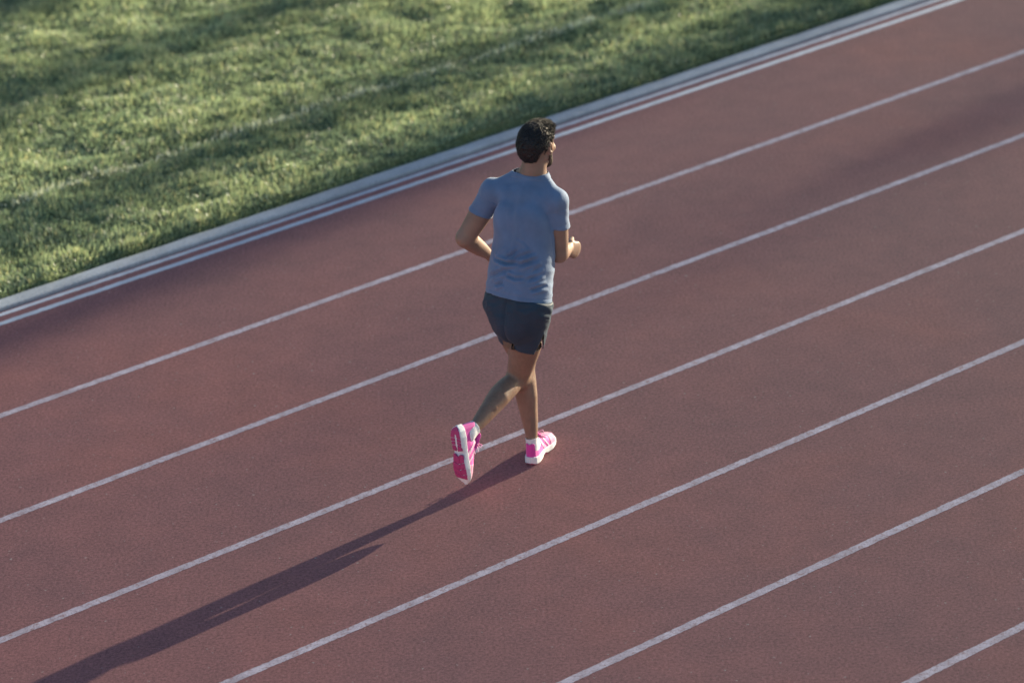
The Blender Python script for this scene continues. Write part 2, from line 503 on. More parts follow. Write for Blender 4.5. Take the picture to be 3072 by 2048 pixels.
for spec in ((4.40, 46.0, 14.0, 0.38, 1.15, 1, 'tall slender tree beyond the bend shading the touchline'),
             (6.30, 50.0, 15.0, 0.36, 1.15, 2, 'tall slender tree beyond the bend shading the upper left turf'),
             (7.85, 48.0, 14.5, 0.30, 1.0, 3, 'tall slender tree farthest into the infield'),
             (3.38, 47.0, 13.0, 0.26, 1.1, 4, 'slender tree in line with the innermost lane'),
             (1.30, 46.0, 8.6, 1.15, 0.48, 5, 'shorter broad tree shading the far end of the lanes')):
    slender_tree(*spec)
# ------------------------------------------------------------------ the runner
# distance-field modelling: limbs with varying elliptical section, blended and meshed as one surface
class Field:
    def __init__(self, lo, hi, vox):
        self.lo = np.array(lo, float); self.vox = vox
        self.n = np.ceil((np.array(hi, float) - self.lo) / vox).astype(int) + 1
        self.D = np.full(self.n, 0.08, dtype=np.float32)
    def like(self, fill=0.2):
        F = Field.__new__(Field); F.lo = self.lo.copy(); F.vox = self.vox; F.n = self.n.copy(); F.D = np.full(F.n, fill, dtype=np.float32)
        return F
    def block(self, lo, hi):
        i0 = np.clip(np.floor((np.asarray(lo) - self.lo) / self.vox).astype(int), 0, self.n - 1)
        i1 = np.clip(np.ceil((np.asarray(hi) - self.lo) / self.vox).astype(int) + 1, 1, self.n)
        sl = tuple(slice(a, b) for a, b in zip(i0, i1))
        ax = [self.lo[k] + self.vox * np.arange(i0[k], i1[k]) for k in range(3)]
        P = np.stack(np.meshgrid(*ax, indexing='ij'), -1).astype(np.float32)
        return sl, P
    def union(self, sl, d, k):
        D = self.D[sl]
        if k <= 0: self.D[sl] = np.minimum(D, d); return
        h = np.clip(0.5 + 0.5 * (D - d) / k, 0, 1)
        self.D[sl] = D + (d - D) * h - k * h * (1 - h)
    def carve(self, sl, d, k):
        D = self.D[sl]; d = -d
        h = np.clip(0.5 - 0.5 * (D - d) / k, 0, 1)
        self.D[sl] = D + (d - D) * h + k * h * (1 - h)
    def limb(self, a, b, prof, lat=(1, 0, 0), k=0.02, carve=False):
        """prof: (t, lateral radius, depth radius, lateral offset, depth offset)"""
        a = np.asarray(a, float); b = np.asarray(b, float)
        ax = b - a; L = np.linalg.norm(ax); e3 = ax / L
        e1 = np.asarray(lat, float); e1 = e1 - e3 * (e1 @ e3); e1 /= np.linalg.norm(e1)
        e2 = np.cross(e3, e1)
        prof = np.array([tuple(p) + (0,) * (5 - len(p)) for p in prof], float)
        # smooth the profile with a monotone-ish resample
        tt = np.linspace(prof[0, 0], prof[-1, 0], 41)
        cols = [np.interp(tt, prof[:, 0], prof[:, c]) for c in range(1, 5)]
        ker = np.array([1, 2, 3, 2, 1.0]); ker /= ker.sum()
        cols = [np.convolve(np.pad(c, 2, mode='edge'), ker, 'valid') for c in cols]
        m = prof[:, 1:3].max() + np.abs(prof[:, 3:5]).max() + k + 3 * self.vox
        sl, P = self.block(np.minimum(a, b) - m, np.maximum(a, b) + m)
        if P.size == 0: return
        V = P - a.astype(np.float32)
        z = V @ e3.astype(np.float32); x = V @ e1.astype(np.float32); y = V @ e2.astype(np.float32)
        t = np.clip(z / L, tt[0], tt[-1])
        r1, r2, o1, o2 = [np.interp(t, tt, c).astype(np.float32) for c in cols]
        x = x - o1; y = y - o2; zz = z - t * L
        q = r2 / r1
        ys = y / q
        ln = np.sqrt(x * x + ys * ys + zz * zz) + 1e-6
        gm = np.sqrt(x * x + (ys / q) ** 2 + zz * zz) / ln
        d = (ln - r1) / np.maximum(gm, 1e-3)
        if carve: self.carve(sl, d, k)
        else: self.union(sl, d, k)
    def ball(self, c, r, axes=None, k=0.015, carve=False):
        c = np.asarray(c, float); r = np.asarray(r, float) * np.ones(3)
        A = np.eye(3) if axes is None else np.asarray(axes, float)     # rows are axes
        m = r.max() + k + 3 * self.vox
        sl, P = self.block(c - m, c + m)
        if P.size == 0: return
        q = (P - c.astype(np.float32)) @ A.T.astype(np.float32)
        k0 = np.sqrt(((q / r) ** 2).sum(-1)); k1 = np.sqrt(((q / r ** 2) ** 2).sum(-1)) + 1e-9
        d = (k0 * (k0 - 1) / k1).astype(np.float32)
        if carve: self.carve(sl, d, k)
        else: self.union(sl, d, k)
    def mesh(self, iso=0.0):
        gr = openvdb.FloatGrid(0.08)
        gr.copyFromArray(self.D)
        pts, quads = gr.convertToQuads(isovalue=iso)
        pts = np.asarray(pts, float) * self.vox + self.lo
        return pts, np.asarray(quads).astype(np.int64)

def relax(pts, quads, it=3, lam=0.5):
    n = len(pts)
    e = np.concatenate([quads[:, [0, 1]], quads[:, [1, 2]], quads[:, [2, 3]], quads[:, [3, 0]]], 0)
    e = np.concatenate([e, e[:, ::-1]], 0)
    cnt = np.bincount(e[:, 0], minlength=n).astype(float); cnt[cnt == 0] = 1
    for k in range(it):
        for l in (lam, -lam * 1.04):
            av = np.stack([np.bincount(e[:, 0], weights=pts[e[:, 1], c], minlength=n) for c in range(3)], -1) / cnt[:, None]
            pts = pts + l * (av - pts)
    return pts

def vnormals(pts, quads):
    a = pts[quads]
    fn = np.cross(a[:, 2] - a[:, 0], a[:, 3] - a[:, 1])
    n = np.zeros_like(pts)
    for k in range(4):
        for c in range(3):
            n[:, c] += np.bincount(quads[:, k], weights=fn[:, c], minlength=len(pts))
    return n / (np.linalg.norm(n, axis=1)[:, None] + 1e-12)

def cut(pts, quads, g, nrm=None):
    """drop faces wholly outside (g > 0), slide the rim onto g = 0 along nrm"""
    out = g > 0
    q = quads[~(out[quads].all(1) | (g > 0.009)[quads].any(1))]
    used = np.zeros(len(pts), bool); used[q.ravel()] = True
    if nrm is not None:
        mv = used & out
        pts = pts.copy(); pts[mv] -= nrm[mv] * g[mv][:, None]
    idx = np.cumsum(used) - 1
    return pts[used], idx[q], used

def frame(yaw_deg, pitch_deg=0.0, roll_deg=0.0):
    """rows: right, forward, up"""
    R = Matrix.Rotation(-math.radians(yaw_deg), 3, 'Z') @ Matrix.Rotation(math.radians(pitch_deg), 3, 'X') @ Matrix.Rotation(math.radians(roll_deg), 3, 'Y')
    return np.array(R).T

A = np.array
PEL = A([-0.077, -0.113, 0.885]); NECK = A([0.018, 0.072, 1.424])
PF = frame(36); TF = frame(24)
SH_L = A([-0.166, 0.092, 1.374]); SH_R = A([0.124, -0.030, 1.358])
EL_L = A([-0.312, 0.085, 1.150]); WR_L = A([-0.190, 0.228, 0.985])
EL_R = A([0.129, -0.028, 1.094]); WR_R = A([0.176, 0.205, 1.018])
HIP_L = PEL + PF[0] * -0.088 + A([0, 0, -0.02]); HIP_R = PEL + PF[0] * 0.088 + A([0, 0, -0.02])
KN_R = A([-0.096, -0.030, 0.454]); AN_R = None
def shoe_matrix(heel, toe_dir, up_dir):
    x = unit(toe_dir); z = unit(A(up_dir) - x * (A(up_dir) @ x)); y = np.cross(z, x)
    m = np.eye(4); m[:3, 0] = x; m[:3, 1] = y; m[:3, 2] = z; m[:3, 3] = heel
    return m
# left foot planted; right foot swinging behind, toes down, sole turned to the rear
ld = A([math.sin(math.radians(22)), math.cos(math.radians(22)), 0.0])
ML = shoe_matrix(A([-0.060, -0.078, 0.0005]), ld, (0, 0, 1))
rd = unit(A([0.017, -0.034, -0.288])); ru = unit(A([0.74, 0.67, 0.0]))
MR = shoe_matrix(A([-0.411, -0.436, 0.400]), rd, ru)
ANKLE = A([0.047, 0.0, 0.108])
AN_L = ML[:3, :3] @ ANKLE + ML[:3, 3]; AN_R = MR[:3, :3] @ ANKLE + MR[:3, 3]
KN_L = (HIP_L + AN_L) / 2 + A([0.035, 0.085, 0.03])
TUP = unit(NECK - PEL)
HC = A([0.048, 0.085, 1.612])            # middle of the skull
HF = frame(32, -4, 2)

def torso(F, ease=0.0, loose=0.0, k=0.03):
    a = PEL - TUP * 0.09; b = NECK
    e = ease
    F.limb(a, b, [(0.0, .136 + e, .100 + e), (0.14, .148 + e, .110 + e), (0.36, .134 + e + loose, .098 + e + loose, 0, -0.004),
                  (0.58, .136 + e + loose * .4, .104 + e + loose * .3, 0, -0.006), (0.76, .134 + e, .106 + e, 0, -0.010), (0.90, .112 + e, .086 + e, 0, -0.012), (1.0, .062 + e, .060 + e)],
           lat=TF[0] * 0.75 + PF[0] * 0.25, k=k)
    # shoulder girdle and upper back
    mid = (SH_L + SH_R) / 2
    F.limb(SH_L, SH_R, [(0, .046 + e, .050 + e), (0.5, .050 + e, .066 + e), (1, .046 + e, .050 + e)], lat=TUP, k=0.035)
    for S in (SH_L, SH_R):
        F.limb(S + A([0, 0, .012]), NECK + TUP * 0.052, [(0, .030 + e, .030 + e), (1, .038 + e, .040 + e)], lat=TF[0], k=0.03)
    for s in (-1, 1):                                     # shoulder blades and lats
        c = (mid * 0.80 + PEL * 0.20) + TF[0] * s * 0.062 - TF[1] * 0.064
        F.ball(c, (.054 + e, .034 + e, .080 + e), A([TF[0], TF[1], TF[2]]), k=0.045)

def arm(F, S, E, W, lat):
    F.limb(S, E, [(0, .048, .050), (0.22, .053, .055), (0.5, .053, .056), (0.8, .049, .048), (1.0, .044, .044)], lat=lat, k=0.022)
    F.limb(E, W, [(0, .043, .043), (0.22, .047, .045), (0.55, .039, .037), (0.85, .029, .025), (1.0, .0275, .022)], lat=lat, k=0.018)

def hand(F, W, d, palm, curl=1.0):
    """relaxed fist; d along the hand, palm = direction the palm faces; thumb on the upper side"""
    d = unit(d); n = unit(A(palm) - d * (A(palm) @ d)); s = np.cross(d, n); s = s if s[2] > 0 else -s
    W = A(W)
    F.limb(W - d * .01, W + d * .085, [(0, .026, .020), (0.45, .040, .017), (1, .043, .013)], lat=s, k=0.012)
    spread = [0.034, 0.0115, -0.0115, -0.033]; ln = [.072, .080, .075, .058]
    for o, l in zip(spread, ln):
        p = W + d * .084 + s * o + n * 0.002
        ang = 0.55 * curl; seg = [l * .46, l * .32, l * .26]; rad = [.0088, .0082, .0075, .0066]
        v = ang
        for i, q in enumerate(seg):
            dirv = d * math.cos(v) + n * math.sin(v)
            F.limb(p, p + dirv * q, [(0, rad[i], rad[i]), (1, rad[i + 1], rad[i + 1])], lat=s, k=0.003)
            p = p + dirv * q; v += 1.05 * curl
    p = W + d * .030 + s * .032 + n * .008
    q = p + d * .034 + s * .016 + n * .018
    F.limb(p, q, [(0, .014, .014), (1, .0105, .0105)], lat=s, k=0.010)
    q2 = q + d * .030 + n * .012 - s * .004
    F.limb(q, q2, [(0, .0105, .0105), (1, .009, .009)], lat=s, k=0.004)
    F.limb(q2, q2 + d * .018 + n * .016 - s * .010, [(0, .009, .009), (1, .0075, .0075)], lat=s, k=0.003)

def leg(F, H, K, N, lat):
    F.limb(K, H, [(0, .053, .055), (0.16, .062, .065, 0, 0.003), (0.45, .075, .078, 0, 0.003), (0.75, .077, .082, 0, 0), (1.0, .074, .082)], lat=lat, k=0.03)
    F.limb(N, K, [(0, .0235, .030, 0, 0), (0.06, .0255, .032, 0, 0), (0.13, .031, .036, 0, 0.001), (0.30, .040, .044, 0, -0.004), (0.55, .050, .052, 0, -0.010), (0.74, .052, .054, 0, -0.010), (0.90, .048, .050, 0, -0.004), (1.0, .048, .050)], lat=lat, k=0.022)
    e3 = unit(K - N); kb = -unit(np.cross(e3, unit(lat - e3 * (lat @ e3))))
    for sg, up_ in ((-1, .70), (1, .66)):
        F.limb(N + (K - N) * (up_ - .26) + lat * sg * .018 + kb * .020, N + (K - N) * (up_ + .10) + lat * sg * .022 + kb * .022, [(0, .018, .016), (0.5, .033, .030), (1, .022, .022)], lat=lat, k=0.020)
    for sg in (-1, 1):                                    # hamstring cords either side of the hollow of the knee
        F.limb(K + e3 * .0 + lat * sg * .032 + kb * .030, K + (H - K) * .35 + lat * sg * .034 + kb * .046, [(0, .012, .012), (1, .022, .022)], lat=lat, k=0.018)
    kf = unit(np.cross(unit(H - K), lat))
    F.ball(K + kf * 0.022, (.036, .030, .040), A([unit(lat), kf, unit(np.cross(lat, kf))]), k=0.02)

# -------- body: one skin surface
B = Field((-0.44, -0.56, 0.02), (0.30, 0.40, 1.80), 0.0034)
torso(B)
for s in (-1, 1):
    B.ball(PEL + PF[0] * s * .066 - PF[1] * .045 + A([0, 0, -.035]), (.066, .064, .078), PF, k=0.04)
armlat_L = unit(np.cross(EL_L - SH_L, WR_L - EL_L)); armlat_R = unit(np.cross(EL_R - SH_R, WR_R - EL_R))
arm(B, SH_L, EL_L, WR_L, armlat_L); arm(B, SH_R, EL_R, WR_R, armlat_R)
hand(B, WR_L, WR_L - EL_L + A([0.02, 0, 0.02]), (0.85, -0.35, 0.0), 1.0)
hand(B, WR_R, A([0.46, 0.74, -0.42]), (-0.78, 0.50, 0.10), 0.8)
shL = unit(PF[0] - unit(HIP_L - AN_L) * (PF[0] @ unit(HIP_L - AN_L)))
leg(B, HIP_L, KN_L, AN_L, frame(28)[0]); leg(B, HIP_R, KN_R, AN_R, frame(36)[0])
# neck and head
B.limb(NECK - TUP * 0.03, HC - A([0.006, 0.018, .055]), [(0, .066, .066), (0.35, .060, .062), (1, .057, .061)], lat=HF[0], k=0.025)
def hp(r, f, u): return HC + HF[0] * r + HF[1] * f + HF[2] * u
B.ball(hp(0, -.012, .006), (.074, .094, .086), HF, k=0.01)               # cranium
B.ball(hp(0, .026, -.010), (.066, .068, .085), HF, k=0.02)               # face block
B.limb(hp(0, .060, -.098), hp(0, .040, -.040), [(0, .036, .030), (1, .058, .052)], lat=HF[0], k=0.022)      # chin and jaw front
for s in (-1, 1):
    B.limb(hp(s * .060, -.005, -.050), hp(s * .026, .062, -.100), [(0, .018, .020), (1, .018, .018)], lat=HF[0], k=0.02)   # jaw line
    B.ball(hp(s * .042, .066, -.028), (.024, .020, .018), HF, k=0.016)       # cheekbone
    B.limb(hp(s * .006, .092, .022), hp(s * .046, .074, .022), [(0, .011, .011), (1, .010, .010)], lat=HF[2], k=0.012)   # brow
    B.ball(hp(s * .033, .096, .004), (.018, .014, .012), HF, k=0.010, carve=True)     # eye socket
    B.ball(hp(s * .033, .079, .003), (.0140, .0140, .0135), HF, k=0.003)
    B.ball(hp(s * .033, .0945, .0025), (.0105, .0070, .0042), HF, k=0.0015, carve=True)     # lid opening
    # ear: shell, bowl, lobe
    ea = A([unit(HF[0] * s + HF[1] * -0.45), unit(HF[1] + HF[0] * s * 0.45), HF[2]])
    B.ball(hp(s * .080, -.008, -.010), (.009, .019, .031), ea, k=0.006)
    B.ball(hp(s * .089, -.001, -.006), (.007, .011, .018), ea, k=0.005, carve=True)
    B.ball(hp(s * .077, .001, -.038), (.007, .009, .010), ea, k=0.006)
B.limb(hp(0, .098, .012), hp(0, .118, -.030), [(0, .008, .010), (0.7, .012, .012), (1, .014, .011)], lat=HF[0], k=0.010)   # nose
for s in (-1, 1): B.ball(hp(s * .011, .108, -.033), (.008, .009, .007), HF, k=0.006)
B.limb(hp(-.018, .092, -.062), hp(.018, .092, -.062), [(0, .005, .007), (0.5, .007, .010), (1, .005, .007)], lat=HF[2], k=0.008)
B.limb(hp(-.016, .090, -.074), hp(.016, .090, -.074), [(0, .005, .007), (0.5, .008, .010), (1, .005, .007)], lat=HF[2], k=0.008)
body_pts, body_quads = B.mesh(); body_pts = relax(body_pts, body_quads, 3)

person = empty('person', (0.0, 0.0, 0.0))
tag(person, 'man in blue t-shirt, dark shorts and pink shoes running away on the track', 'person')

# -------- eyes, lips
def uv_ball(name, c, r, mat, par, seg=12, ring=8):
    V = []; Fq = []
    for i in range(ring + 1):
        ph = math.pi * i / ring
        for j in range(seg):
            an = 2 * math.pi * j / seg
            V.append(A(c) + HF[0] * r * math.sin(ph) * math.cos(an) + HF[2] * r * math.sin(ph) * math.sin(an) + HF[1] * r * math.cos(ph))
    for i in range(ring):
        for j in range(seg):
            Fq.append((i * seg + j, i * seg + (j + 1) % seg, (i + 1) * seg + (j + 1) % seg, (i + 1) * seg + j))
    return mesh_obj(name, V, Fq, mat, par)
for s in (-1, 1):
    e = uv_ball('eye', hp(s * .033, .0780, .003), .0122, M_EYE, person)
    uv_ball('iris', hp(s * .033, .0850, .003), .0060, M_IRIS, e)

# -------- hair: curly crop, longer on top
H = Field(HC - 0.17, HC + 0.19, 0.0022)
H.ball(hp(0, -.016, .008), (.081, .099, .091), HF, k=0.01)
H.ball(hp(0, .014, .050), (.070, .086, .046), HF, k=0.03)
H.ball(hp(0, -.050, -.024), (.055, .048, .066), HF, k=0.03)
H.ball(hp(0, .060, .064), (.056, .042, .030), HF, k=0.03)
hpt, hq = H.mesh()
loc = (hpt - HC) @ HF.T                                  # right, forward, up
up, fw, rt = loc[:, 2], loc[:, 1], loc[:, 0]
# hairline: nape low behind, over the ears, up to the forehead
front = fw + 0.0
line = np.interp(front, [-.13, -.07, -.035, -.012, .012, .030, .050, .070, .12], [-.088, -.085, -.068,   .012, .020, -.020, .034, .052, .062])
nape = 0.075 * np.clip((np.abs(rt) - 0.030) / 0.045, 0, 1) * np.clip((-0.015 - fw) / 0.03, 0, 1)
line = line + 0.004 * pnoise(loc * 90) + nape
g = line - up
h_all = hpt.copy(); h_nr = vnormals(hpt, hq); h_g = g.copy()
hpt, hq, used = cut(hpt, hq, g, -np.repeat(HF[2][None], len(hpt), 0))
nr = vnormals(hpt, hq); loc = (hpt - HC) @ HF.T
topw = np.clip((loc[:, 2] - 0.0) / 0.09, 0, 1) * np.clip(0.5 + loc[:, 1] / 0.10, 0.25, 1.2)
edge = np.clip((loc[:, 2] - np.interp(loc[:, 1], [-.13, -.07, -.035, -.012, .012, .030, .050, .070, .12], [-.088, -.085, -.068,   .012, .020, -.020, .034, .052, .062])) / 0.03, 0, 1)
w = pnoise(loc * 62 + 1.5 * pnoise(loc * 30)[:, None])
w2 = pnoise(loc * 135 + 8)
disp = (0.0036 * topw + 0.0034) * w + (0.0020 * topw + 0.0024) * w2 - 0.0012 - 0.0055 * (1 - edge)
hair = mesh_obj('hair', hpt + nr * disp[:, None], hq, M_HAIR, person)
# the crop itself: thousands of short kinked strands, fading out below the hairline
r = np.random.default_rng(21)
wgt = (0.8 + 0.6 * np.clip(topw, 0, 1)); cand = np.arange(len(hpt))
pick = r.choice(cand, 12000, p=wgt / wgt.sum())
base = hpt[pick] + nr[pick] * (disp[pick] - 0.004)[:, None]; nrm_ = nr[pick]; tw = np.clip(topw[pick], 0, 1)
fz = (h_g > 0) & (h_g < 0.016)                             # stubble below the hairline
fi = np.where(fz)[0]; fi = r.choice(fi, 2600, p=np.exp(-h_g[fi] / 0.006) / np.exp(-h_g[fi] / 0.006).sum())
base = np.concatenate([base, h_all[fi] - h_nr[fi] * 0.0075], 0); nrm_ = np.concatenate([nrm_, h_nr[fi]], 0); tw = np.concatenate([tw, np.full(len(fi), -0.6)])
n = len(base); K_ = 6
tdir = np.cross(nrm_, r.normal(size=(n, 3))); tdir /= np.linalg.norm(tdir, axis=1)[:, None]; bdir = np.cross(nrm_, tdir)
ln = np.where(tw < 0, r.uniform(.003, .006, n), r.uniform(.005, .012, n) * (0.75 + 0.55 * np.clip(tw, 0, 1)) * np.where(r.uniform(0, 1, n) < 0.08, 1.35, 1.0))
rad = r.uniform(.0014, .0034, n) * (0.6 + 0.6 * np.clip(tw, 0, 1)); turns = r.uniform(0.5, 1.3, n)
th0 = np.where(tw < 0, .00030, .00062)
rows = []
for k in range(K_):
    u = k / (K_ - 1); an = turns * 2 * math.pi * u
    c = base + nrm_ * (ln * u)[:, None] + tdir * (rad * np.sin(an) + 0.0035 * u)[:, None] + bdir * (rad * (1 - np.cos(an)))[:, None]
    c = c - HF[2] * (0.0025 * u * np.where(tw < 0, 1, 0))[:, None]
    t_ = th0 * (1.15 - 0.85 * u)
    for q_ in range(3):
        a_ = 2.094 * q_
        rows.append(c + (tdir * math.cos(a_) + bdir * math.sin(a_)) * t_[:, None])
CV = np.stack(rows, 1).reshape(-1, 3); o_ = (np.arange(n) * K_ * 3)[:, None]
CF = np.concatenate([o_ + np.array([[k * 3 + q_, k * 3 + (q_ + 1) % 3, (k + 1) * 3 + (q_ + 1) % 3, (k + 1) * 3 + q_]]) for k in range(K_ - 1) for q_ in range(3)], 0)
M_CURL = plain_material('hair_strand', (0.020, 0.018, 0.019), 0.5, 0.4, 220.0, 0.4, 0.0)
tag(mesh_obj('curls', CV, CF, M_CURL, hair), kind='stuff')

# -------- beard and eyebrows
Bd = Field(HC - A([.16, .16, .19]), HC + A([.16, .16, .06]), 0.0024)
Bd.limb(hp(0, .062, -.101), hp(0, .041, -.045), [(0, .039, .034), (1, .061, .055)], lat=HF[0], k=0.022)
for s in (-1, 1):
    Bd.limb(hp(s * .061, -.003, -.046), hp(s * .028, .064, -.101), [(0, .021, .023), (1, .021, .021)], lat=HF[0], k=0.02)
    Bd.limb(hp(s * .062, .014, .000), hp(s * .061, .004, -.050), [(0, .014, .012), (1, .018, .020)], lat=HF[0], k=0.012)
bp, bq = Bd.mesh()
loc = (bp - HC) @ HF.T
up, fw, rt = loc[:, 2], loc[:, 1], np.abs(loc[:, 0])
cheek = np.interp(fw, [-.02, .02, .05, .08, .12], [.02, .015, -.035, -.050, -.050])
g = up - cheek
mouth = 0.02 - np.sqrt((rt / 1.2) ** 2 + ((up + .068) / 0.75) ** 2)
g = np.maximum(g, np.where(fw > .06, mouth, -1))
g = np.maximum(g, -.012 - fw)
bp, bq, _ = cut(bp, bq, g)
nb = vnormals(bp, bq); loc = (bp - HC) @ HF.T
bp = bp + nb * (0.0022 * pnoise(loc * 210) + 0.0008)[:, None]
mesh_obj('beard', bp, bq, M_BEARD, person)
for s in (-1, 1):
    E = Field(hp(s * .030, .09, .024) - .04, hp(s * .030, .09, .024) + .04, 0.0016)
    E.limb(hp(s * .012, .100, .026), hp(s * .036, .092, .032), [(0, .0034, .004), (1, .003, .004)], lat=HF[2], k=0.004)
    E.limb(hp(s * .036, .092, .032), hp(s * .050, .078, .028), [(0, .004, .005), (1, .002, .004)], lat=HF[2], k=0.004)
    ep, eq = E.mesh(); mesh_obj('eyebrow', ep, eq, M_HAIR, person)

# -------- t-shirt
def seg_t(P, a, b):
    ax = b - a; return ((P - a) @ ax) / (ax @ ax)
class Trim:
    """collects the planes a garment ends at: value > 0 is outside"""
    def __init__(self, P): self.P = P; self.g = np.full(len(P), -1.0); self.n = np.zeros_like(P)
    def by(self, gv, nv, mask=None):
        m = gv > self.g if mask is None else (gv > self.g) & mask
        self.g = np.where(m, gv, self.g); self.n[m] = nv
def sample(F, P):
    """trilinear look-up of a field"""
    q = (P - F.lo) / F.vox
    ok = ((q >= 0) & (q < F.n - 1.001)).all(1)
    q = np.clip(q, 0, F.n - 1.001); i = q.astype(int); f = q - i
    r = 0.0
    for dx in (0, 1):
        for dy in (0, 1):
            for dz in (0, 1):
                w = (f[:, 0] if dx else 1 - f[:, 0]) * (f[:, 1] if dy else 1 - f[:, 1]) * (f[:, 2] if dz else 1 - f[:, 2])
                r = r + w * F.D[i[:, 0] + dx, i[:, 1] + dy, i[:, 2] + dz]
    return np.where(ok, r, 1.0)
def tuck(pts, quads, F, trim, margin):
    """keep the skin a little below the cloth that covers it"""
    for _ in range(3):
        nb_ = vnormals(pts, quads)
        d = sample(F, pts)
        cover = np.clip(-trim(pts) / 0.012, 0, 1)
        push = np.where((d > -margin) & (d < 0.06), d + margin, 0.0) * cover
        pts = pts - nb_ * push[:, None]
    return pts

T = Field((-0.40, -0.42, 0.78), (0.34, 0.36, 1.58), 0.0036)
torso(T, ease=0.008, loose=0.014, k=0.035)
T.limb(PEL - TUP * 0.16, PEL + TUP * 0.30, [(0, .155, .130), (0.35, .156, .130), (0.7, .148, .120), (1, .138, .112)], lat=PF[0] * 0.6 + TF[0] * 0.4, k=0.03)
def cuff(S, E):
    ax = E - S
    return S + ax * (0.46 if S is SH_L else 0.47), unit(unit(ax) + (A([0.16, 0, 0]) if S is SH_L else A([-0.20, 0, 0])))
TT = T.like(); TT.D = T.D.copy()      # trunk of the shirt alone
def sleeve(S, E, r0, r1, t1):
    Q = T.like()
    Q.limb(S, E, [(0, r0, r0), (0.35, r0, r0 * 1.03), (t1 + 0.1, r1, r1 * 1.06)], lat=armlat_L, k=0.0)
    sl, P = T.block(np.minimum(S, E) - 0.14, np.maximum(S, E) + 0.14)
    c_, un = cuff(S, E)
    d = np.maximum(Q.D[sl], ((P - c_.astype(np.float32)) @ un.astype(np.float32)))
    T.union(sl, d, 0.024)
sleeve(SH_L, EL_L, .056, .0600, 0.48); sleeve(SH_R, EL_R, .056, .0600, 0.48)
tp, tq = T.mesh(); tp = relax(tp, tq, 2)
hem_n = unit(-TUP * 1.0 + A([-0.03, 0.10, 0.0]))
hem_p = PEL + TUP * 0.060 + A([0, -0.13, 0.0])
nc = NECK + TUP * 0.050
neck_n = unit(unit(A([0.045, 0.06, 0.30]) + TUP * 0.6) - TF[1] * 0.22)
def shirt_trim(P, full=False):
    t = Trim(P); trunk = sample(TT, P)
    t.by((P - hem_p) @ hem_n + 0.004 * pnoise(P * 14), hem_n)
    for S, E in ((SH_L, EL_L), (SH_R, EL_R)):
        ax = E - S; tt = seg_t(P, S, E); rad = np.linalg.norm(P - (S + tt[:, None] * ax), axis=1)
        c_, un = cuff(S, E)
        gv = (P - c_) @ un + (0.0012 if full else 0.0)
        t.by(gv, un, (rad < 0.085) & (gv > -0.02) & (trunk > (0.006 if full else 0.0)))
    rn = np.linalg.norm((P - nc) - ((P - nc) @ neck_n)[:, None] * neck_n, axis=1)
    t.by((P - nc) @ neck_n, neck_n, rn < 0.12)
    return t if full else t.g
tr_ = shirt_trim(tp, True)
tp, tq, used = cut(tp, tq, tr_.g, tr_.n)
nt_ = vnormals(tp, tq)
up = (tp - PEL) @ TUP; rt = (tp - PEL) @ TF[0]; fw = (tp - PEL) @ TF[1]
armL = seg_t(tp, SH_L, EL_L); armR = seg_t(tp, SH_R, EL_R)
dL = np.linalg.norm(tp - (SH_L + np.clip(armL, 0, 1)[:, None] * (EL_L - SH_L)), axis=1)
dR = np.linalg.norm(tp - (SH_R + np.clip(armR, 0, 1)[:, None] * (EL_R - SH_R)), axis=1)
on_sleeve = ((dL < .075) & (armL > .12)) | ((dR < .075) & (armR > .12))
low = np.clip((0.34 - up) / 0.20, 0, 1)
dg = rt * 0.52 - up * 0.85; al = rt * 0.85 + up * 0.52
f1 = fbm(np.stack([dg * 17 + 1.0 * pnoise(np.stack([rt * 7, up * 7, fw * 5], -1)), al * 4.2, fw * 5], -1), 2)
f1 = 1 - np.abs(f1) * 2.2                               # ridged drags
f2 = pnoise(np.stack([rt * 23 + 0.8 * pnoise(np.stack([rt * 6, up * 6, fw * 4], -1)), up * 4.5, fw * 6], -1) + 3)      # vertical pulls on the upper back
f3 = pnoise(np.stack([rt * 9, up * 9, fw * 9], -1) + 11)
f4 = pnoise(np.stack([rt * 19 + up * 14, up * 26, fw * 14], -1) + 7)
disp = np.where(on_sleeve, 0.0022 * f4 + 0.002 * f3,
                0.0026 * np.clip(f1, -1, 1) * (0.10 + 0.9 * low) + 0.0070 * f2 * (1 - 0.6 * low) + 0.0018 * f3 * (0.5 + low) + 0.0022 * f4 * low)
back = np.clip(-fw / 0.04, 0, 1)
back_s0 = np.clip(-fw / 0.04, 0, 1)
# creases pressed into the back, as curves in (right, up) of the torso
def crease(pts2, width, depth, m):
    global disp
    p = np.array(pts2, float); d = np.full(len(tp), 9.0); along = np.zeros(len(tp)); L = 0.0
    seg = np.linalg.norm(np.diff(p, axis=0), axis=1); tot = seg.sum()
    for a_, b_, l_ in zip(p[:-1], p[1:], seg):
        ex = b_ - a_; t = np.clip(((rt - a_[0]) * ex[0] + (up - a_[1]) * ex[1]) / (ex @ ex), 0, 1)
        q = np.hypot(rt - a_[0] - t * ex[0], up - a_[1] - t * ex[1])
        better = q < d; d = np.where(better, q, d); along = np.where(better, (L + t * l_) / tot, along); L += l_
    fade = np.clip(np.minimum(along, 1 - along) / 0.25, 0.05, 1)
    disp = disp - 1.5 * m * fade * depth * (np.exp(-(d / width) ** 2) - 0.75 * np.exp(-((d - 1.9 * width) / (0.9 * width)) ** 2))
def cpx(*pp): return [((x - 640) / 2150.0, 0.045 + (1450 - y) / 2102.0) for x, y in pp]
crease(cpx((622, 330), (612, 560), (596, 800)), .020, .010, back)
crease(cpx((590, 720), (560, 800), (520, 900)), .012, .009, back)
crease(cpx((1010, 905), (900, 930), (760, 860)), .009, .0085, back)
crease(cpx((1015, 915), (880, 990), (700, 1090)), .010, .0095, back)
